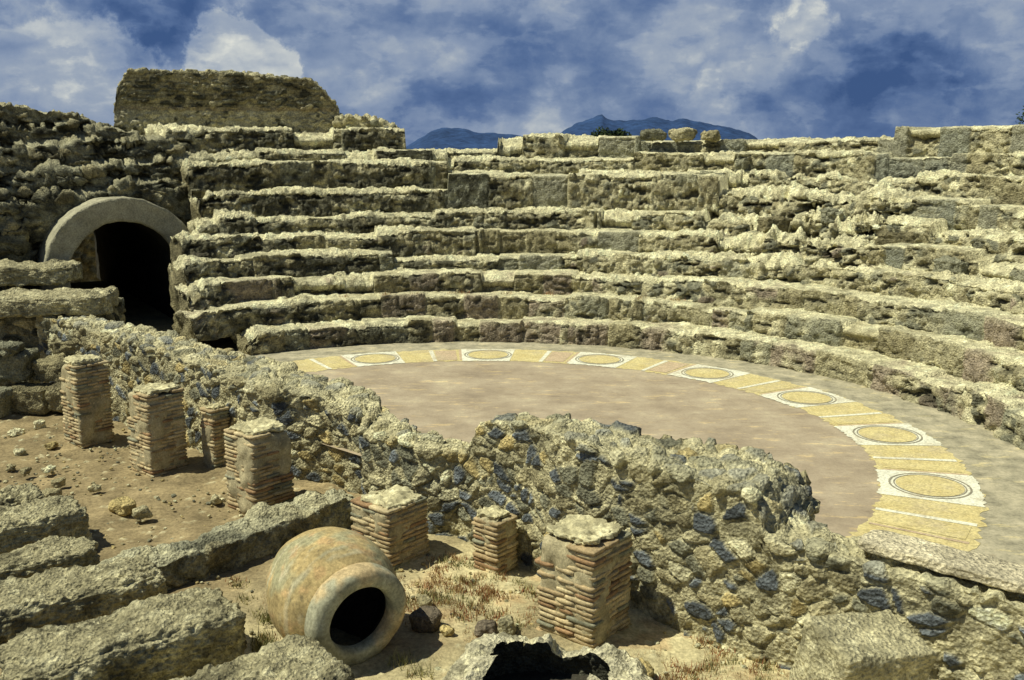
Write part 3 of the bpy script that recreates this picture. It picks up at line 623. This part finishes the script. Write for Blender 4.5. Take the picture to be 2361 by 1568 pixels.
# ------------------------------------------------------------ storage jar
def lathe(prof,center,axis,n=96,amp=.006,seed=0):
    ax=Vector(axis).normalized(); q=Vector((0,0,1)).rotation_difference(ax); a=np.array(q.to_matrix())
    P=[]
    for (d,r) in prof:
        for j in range(n):
            t=2*math.pi*j/n; P.append((r*math.cos(t),r*math.sin(t),d))
    P=np.array(P); nn=fbm(P,2.5,3,seed); P=P*(1+.03*nn)[:,None]+amp*fbm(P,9,2,seed+2)[:,None]
    return P@a.T+np.array(center), gridF(len(prof),n,closeN=True),P
def smooth_prof(pts,k=8):
    pts=np.array(pts,float); n=len(pts); out=[]
    for i in range(n-1):
        p0=pts[max(i-1,0)];p1=pts[i];p2=pts[i+1];p3=pts[min(i+2,n-1)]
        for t in np.linspace(0,1,k,endpoint=False):
            out.append(.5*((2*p1)+(-p0+p2)*t+(2*p0-5*p1+4*p2-p3)*t*t+(-p0+3*p1-3*p2+p3)*t**3))
    out.append(pts[-1]); return out
JC=(-1.68,8.72,-.08); JA=(.34,-.44,-.06)
jar=empty('storage_jar',(JC[0],JC[1],-.6),'large ochre clay storage jar lying on its side, mouth open','jar')
pp=smooth_prof([(-.72,.005),(-.68,.23),(-.52,.41),(-.26,.545),(0,.59),(.22,.56),(.38,.465),(.43,.40)],14)
pp=[(d_,r_*(1+.003*math.sin(d_*75))) for d_,r_ in pp]
V,F,P=lathe(pp,JC,JA,n=140,seed=5)
a1=fbm(V,2.2,4,3); a2=fbm(V,7,4,6,.6); a3=fbm(P*np.array([1,1,5]),3,4,8)
c=np.tile(L((.47,.36,.165)),(len(V),1)); c=lerp(c,np.tile(L((.34,.325,.19)),(len(V),1)),(.9*ss(-.05,.35,a1+.4*a3))[:,None]); c=lerp(c,np.tile(L((.44,.27,.13)),(len(V),1)),(.5*ss(.12,.4,a2))[:,None])
c=lerp(c,np.tile(L((.60,.54,.36)),(len(V),1)),(.4*ss(.2,.4,a3))[:,None])
ck=np.exp(-(np.abs(a1-.02)/.005)**2)*.5; c=lerp(c,np.tile(L((.12,.11,.08)),(len(V),1)),ck[:,None])
make('jar_body',V,F,c*(1+.3*a2)[:,None],M_CLAY,parent=jar)
V,F,P=lathe(smooth_prof([(.33,.45),(.37,.475),(.44,.485),(.52,.475),(.56,.435),(.572,.38),(.56,.325),(.50,.305),(.44,.31)],5),JC,JA,seed=5,amp=.004)
a1=fbm(V,3,4,13); c=lerp(np.tile(L((.35,.34,.23)),(len(V),1)),np.tile(L((.48,.37,.20)),(len(V),1)),ss(.05,.35,a1)[:,None])
make('jar_rim',V,F,c*(1+.35*fbm(V,9,4,2))[:,None],M_CLAY,parent=jar,label='thick grey clay collar around the mouth')
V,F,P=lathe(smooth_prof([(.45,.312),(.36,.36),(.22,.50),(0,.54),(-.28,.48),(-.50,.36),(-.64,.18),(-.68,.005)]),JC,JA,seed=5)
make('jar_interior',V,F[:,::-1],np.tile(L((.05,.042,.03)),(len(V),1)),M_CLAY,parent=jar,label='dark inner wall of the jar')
# broken jar
BX,BY=.22,7.42
bj=empty('broken_jar',(BX,BY,-.6),'buried clay jar broken open with thick jagged cream shards','jar')
nt_,nh=360,34; tt=np.linspace(0,2*math.pi,nt_,endpoint=False)
rj=random.Random(23)
kx=np.sort(np.array([rj.uniform(0,2*math.pi) for _ in range(15)])); ky=np.array([rj.uniform(-.26,.12) for _ in range(15)])
jr=np.interp(tt,kx,ky,period=2*math.pi); stp=np.array([rj.uniform(-.10,.09) for _ in range(8)])[(tt/(2*math.pi)*8+.5*np.sin(tt*3)).astype(int)%8]
tp=np.stack([np.cos(tt)*2,np.sin(tt)*2,tt*0],1)
top=-.08+jr*.8+stp+.05*fbm(tp,3,4,4,.6)
rsh=1+.10*np.sin(tt*2+.5)+.07*np.sin(tt*3+1.2)+.05*fbm(tp,1.5,3,8)
def shell(rad,dz=0,nz_=.03):
    V=np.zeros((nh,nt_,3))
    for i in range(nh):
        f=i/(nh-1); z=-.8+(top+dz+.8)*f; r=rad*rsh*np.sqrt(np.clip(1-((z+.55)/.66)**2,0.05,1))
        V[i,:,0]=BX+r*np.cos(tt); V[i,:,1]=BY+r*np.sin(tt); V[i,:,2]=z
    Vf=V.reshape(-1,3); rad_=(Vf-np.array([BX,BY,-.5])); rad_/=np.linalg.norm(rad_,axis=1,keepdims=True)
    return (Vf+rad_*(nz_*fbm(Vf,5,4,6,.6)[:,None])).reshape(V.shape)
So,Si=shell(.90,-.05,.10),shell(.66,0,.06)
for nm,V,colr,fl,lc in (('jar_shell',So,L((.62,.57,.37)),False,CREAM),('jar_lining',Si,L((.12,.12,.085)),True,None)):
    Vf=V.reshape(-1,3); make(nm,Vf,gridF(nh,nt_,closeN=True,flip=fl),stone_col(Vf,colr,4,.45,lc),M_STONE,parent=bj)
ws=np.linspace(0,1,11); V=np.stack([Si[-1]*(1-w_)+So[-1]*w_ for w_ in ws],0); Vq=V.reshape(-1,3); en=fbm(Vq,6,4,16,.6).reshape(11,nt_)
V[...,2]+=.12*en*np.sin(np.pi*ws)[:,None]+.02*np.sin(np.pi*ws)[:,None]
make('jar_edge',V,gridF(11,nt_,closeN=True),stone_col(V.reshape(-1,3),L((.68,.63,.42)),6,.5,CREAM),M_STONE,parent=bj)
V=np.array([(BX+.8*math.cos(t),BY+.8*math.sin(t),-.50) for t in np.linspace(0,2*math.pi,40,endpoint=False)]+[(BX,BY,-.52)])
make('jar_shade_floor',V,np.array([(i,(i+1)%40,40) for i in range(40)]),np.tile(L((.06,.055,.04)),(41,1)),M_SAND,parent=bj)  # near-black disc added over the soil, paints the shade of the hollow
# ------------------------------------------------------------ trees behind seating
def tree(x,y,h,rad,seed,label):
    rg=random.Random(seed); t=empty('tree',(x,y,-.6),label,'tree')
    V=[];n=8
    for i in range(7):
        f=i/6; z=-.6+(h*.75)*f; r=.16*(1-.7*f); 
        for j in range(n): V.append((x+.1*math.sin(3*f)+r*math.cos(j*6.283/n),y+r*math.sin(j*6.283/n),z))
    make('trunk',V,gridF(7,n,closeN=True),None,M_BARK,parent=t)
    V=[];F=[]
    cl=[(rg.gauss(0,rad*.4),rg.gauss(0,rad*.4),rg.gauss(0,rad*.28),rg.uniform(.25,.5)*rad) for _ in range(26)]
    for _ in range(14000):
        c=rg.choice(cl); d=Vector((rg.gauss(0,1),rg.gauss(0,1),rg.gauss(0,1))).normalized()*c[3]*rg.uniform(.5,1.05)
        p=Vector((x+c[0],y+c[1],-.6+h-rad*.75+c[2]))+d; s=.05
        a=Vector((rg.gauss(0,1),rg.gauss(0,1),rg.gauss(0,1))).normalized()*s; b=a.orthogonal().normalized()*s*.6; i=len(V)
        V.extend([p-a,p+b,p+a,p-b]); F.append((i,i+1,i+2,i+3))
    make('crown',[tuple(v) for v in V],F,None,M_LEAF,smooth=False,parent=t)
tree(3.0,33,5.3,.8,1,'dark green shrub-like tree standing behind the seating')
tree(15.9,27.5,6.3,1.2,2,'dark green tree standing behind the top of the seating')
# ------------------------------------------------------------ light
sd=Vector((-.50,-.10,.86)).normalized()
sl_=bpy.data.lights.new('sun','SUN'); sl_.energy=5.0; sl_.angle=math.radians(.5); sl_.color=(1,.975,.79)
so=bpy.data.objects.new('sun',sl_); scene.collection.objects.link(so); so.rotation_euler=sd.to_track_quat('Z','Y').to_euler(); so.location=(0,0,30)
w=bpy.data.worlds.new('World'); scene.world=w; w.use_nodes=True; nt=w.node_tree; lk=nt.links.new; bg=nt.nodes['Background']
sky=nd(nt,'ShaderNodeTexSky',sky_type='NISHITA',sun_disc=False); sky.sun_elevation=math.asin(sd.z); sky.sun_rotation=math.atan2(sd.x,sd.y)
tc=nd(nt,'ShaderNodeTexCoord')
nw=nd(nt,'ShaderNodeTexNoise',i_Scale=14.,i_Detail=9.,i_Roughness=.62); lk(tc.outputs['Generated'],nw.inputs['Vector'])
sb=nd(nt,'ShaderNodeVectorMath',operation='SUBTRACT'); lk(nw.outputs['Color'],sb.inputs[0]); sb.inputs[1].default_value=(.5,.5,.5)
sc_=nd(nt,'ShaderNodeVectorMath',operation='SCALE'); lk(sb.outputs[0],sc_.inputs[0]); sc_.inputs['Scale'].default_value=.13
dv=nd(nt,'ShaderNodeVectorMath',operation='ADD'); lk(tc.outputs['Generated'],dv.inputs[0]); lk(sc_.outputs[0],dv.inputs[1])
mp=nd(nt,'ShaderNodeMapping'); mp.inputs['Scale'].default_value=(1,1,2.0); mp.inputs['Location'].default_value=(3.3,1.7,.4); lk(tc.outputs['Generated'],mp.inputs[0])
nA=nd(nt,'ShaderNodeTexNoise',i_Scale=6.,i_Detail=12.,i_Roughness=.54); nA.inputs['Distortion'].default_value=.15; lk(mp.outputs[0],nA.inputs['Vector'])
nB=nd(nt,'ShaderNodeTexNoise',i_Scale=17.,i_Detail=12.,i_Roughness=.56); nB.inputs['Distortion'].default_value=.15; lk(mp.outputs[0],nB.inputs['Vector'])
vo=nd(nt,'ShaderNodeTexVoronoi',feature='SMOOTH_F1',i_Scale=24.); vo.inputs['Smoothness'].default_value=.5; 
dv2=nd(nt,'ShaderNodeVectorMath',operation='MULTIPLY'); lk(dv.outputs[0],dv2.inputs[0]); dv2.inputs[1].default_value=(1,1,1.5); lk(dv2.outputs[0],vo.inputs['Vector'])
def mth(op,a,b):
    n=nd(nt,'ShaderNodeMath',operation=op)
    for i,x in enumerate((a,b)):
        if isinstance(x,(int,float)): n.inputs[i].default_value=x
        else: lk(x,n.inputs[i])
    return n.outputs[0]
def edge(x,lo,hi_,amp):
    m=nd(nt,'ShaderNodeMapRange',interpolation_type='SMOOTHSTEP'); m.inputs[1].default_value=lo; m.inputs[2].default_value=hi_; m.inputs[3].default_value=0; m.inputs[4].default_value=amp
    lk(x,m.inputs[0]); return m.outputs[0]
v=mth('ADD',mth('MULTIPLY',nA.outputs[0],.42),mth('MULTIPLY',nB.outputs[0],.27))
v=mth('ADD',v,mth('MULTIPLY',vo.outputs['Distance'],-.11)); v=mth('ADD',v,.285)
v=mth('ADD',v,edge(nB.outputs[0],.50,.57,.035)); v=mth('ADD',v,edge(nA.outputs[0],.48,.54,.035))
def blob(p,rad,amp,inner=.45):
    global v
    d=nd(nt,'ShaderNodeVectorMath',operation='DISTANCE'); lk(dv.outputs[0],d.inputs[0]); d.inputs[1].default_value=p
    m=nd(nt,'ShaderNodeMapRange',interpolation_type='SMOOTHSTEP'); m.inputs[1].default_value=rad; m.inputs[2].default_value=rad*inner; m.inputs[3].default_value=0; m.inputs[4].default_value=amp
    lk(d.outputs['Value'],m.inputs[0]); v=mth('ADD',v,m.outputs[0])
blob((-.40,.92,.046),.085,.12,.84); blob((-.262,.962,.066),.064,.15,.86); blob((.262,.961,.105),.035,.16,.5); blob((.19,.98,.026),.045,.07,.6); blob((.24,.965,.118),.022,.08,.5)
blob((-.33,.94,.125),.075,-.12,.3); blob((.36,.93,.030),.14,-.13,.2); blob((-.47,.88,.12),.05,.05); blob((-.06,.99,.03),.09,-.04,.2)
blob((.45,.89,.09),.08,.03); blob((.32,.95,.06),.14,-.05,.2); blob((.47,.88,.05),.08,-.05,.2); blob((-.13,.985,.10),.05,-.04,.2)
r=nd(nt,'ShaderNodeValToRGB'); els=r.color_ramp.elements
stops=[(.40,(.045,.095,.235)),(.49,(.095,.16,.32)),(.56,(.165,.235,.385)),(.63,(.245,.315,.45)),(.71,(.35,.41,.50)),(.80,(.60,.63,.62)),(.89,(.86,.86,.76))]
while len(els)<len(stops): els.new(.5)
for e,(p,c_) in zip(els,stops): e.position=p; e.color=(*c_,1)
lk(v,r.inputs[0])
ten=nd(nt,'ShaderNodeVectorMath',operation='SCALE'); lk(r.outputs[0],ten.inputs[0]); ten.inputs['Scale'].default_value=10.
tin=nd(nt,'ShaderNodeVectorMath',operation='MULTIPLY'); lk(sky.outputs[0],tin.inputs[0]); tin.inputs[1].default_value=(.26,.32,.38)
sep=nd(nt,'ShaderNodeSeparateXYZ'); lk(tc.outputs['Generated'],sep.inputs[0])
hi=nd(nt,'ShaderNodeMapRange',interpolation_type='SMOOTHSTEP'); hi.inputs[1].default_value=.20; hi.inputs[2].default_value=.45; hi.inputs[3].default_value=.95; hi.inputs[4].default_value=.15; lk(sep.outputs[2],hi.inputs[0])
mx=nd(nt,'ShaderNodeMix',data_type='RGBA'); lk(hi.outputs[0],mx.inputs[0]); lk(tin.outputs[0],mx.inputs[6]); lk(ten.outputs[0],mx.inputs[7])
lk(mx.outputs[2],bg.inputs['Color']); bg.inputs['Strength'].default_value=.1
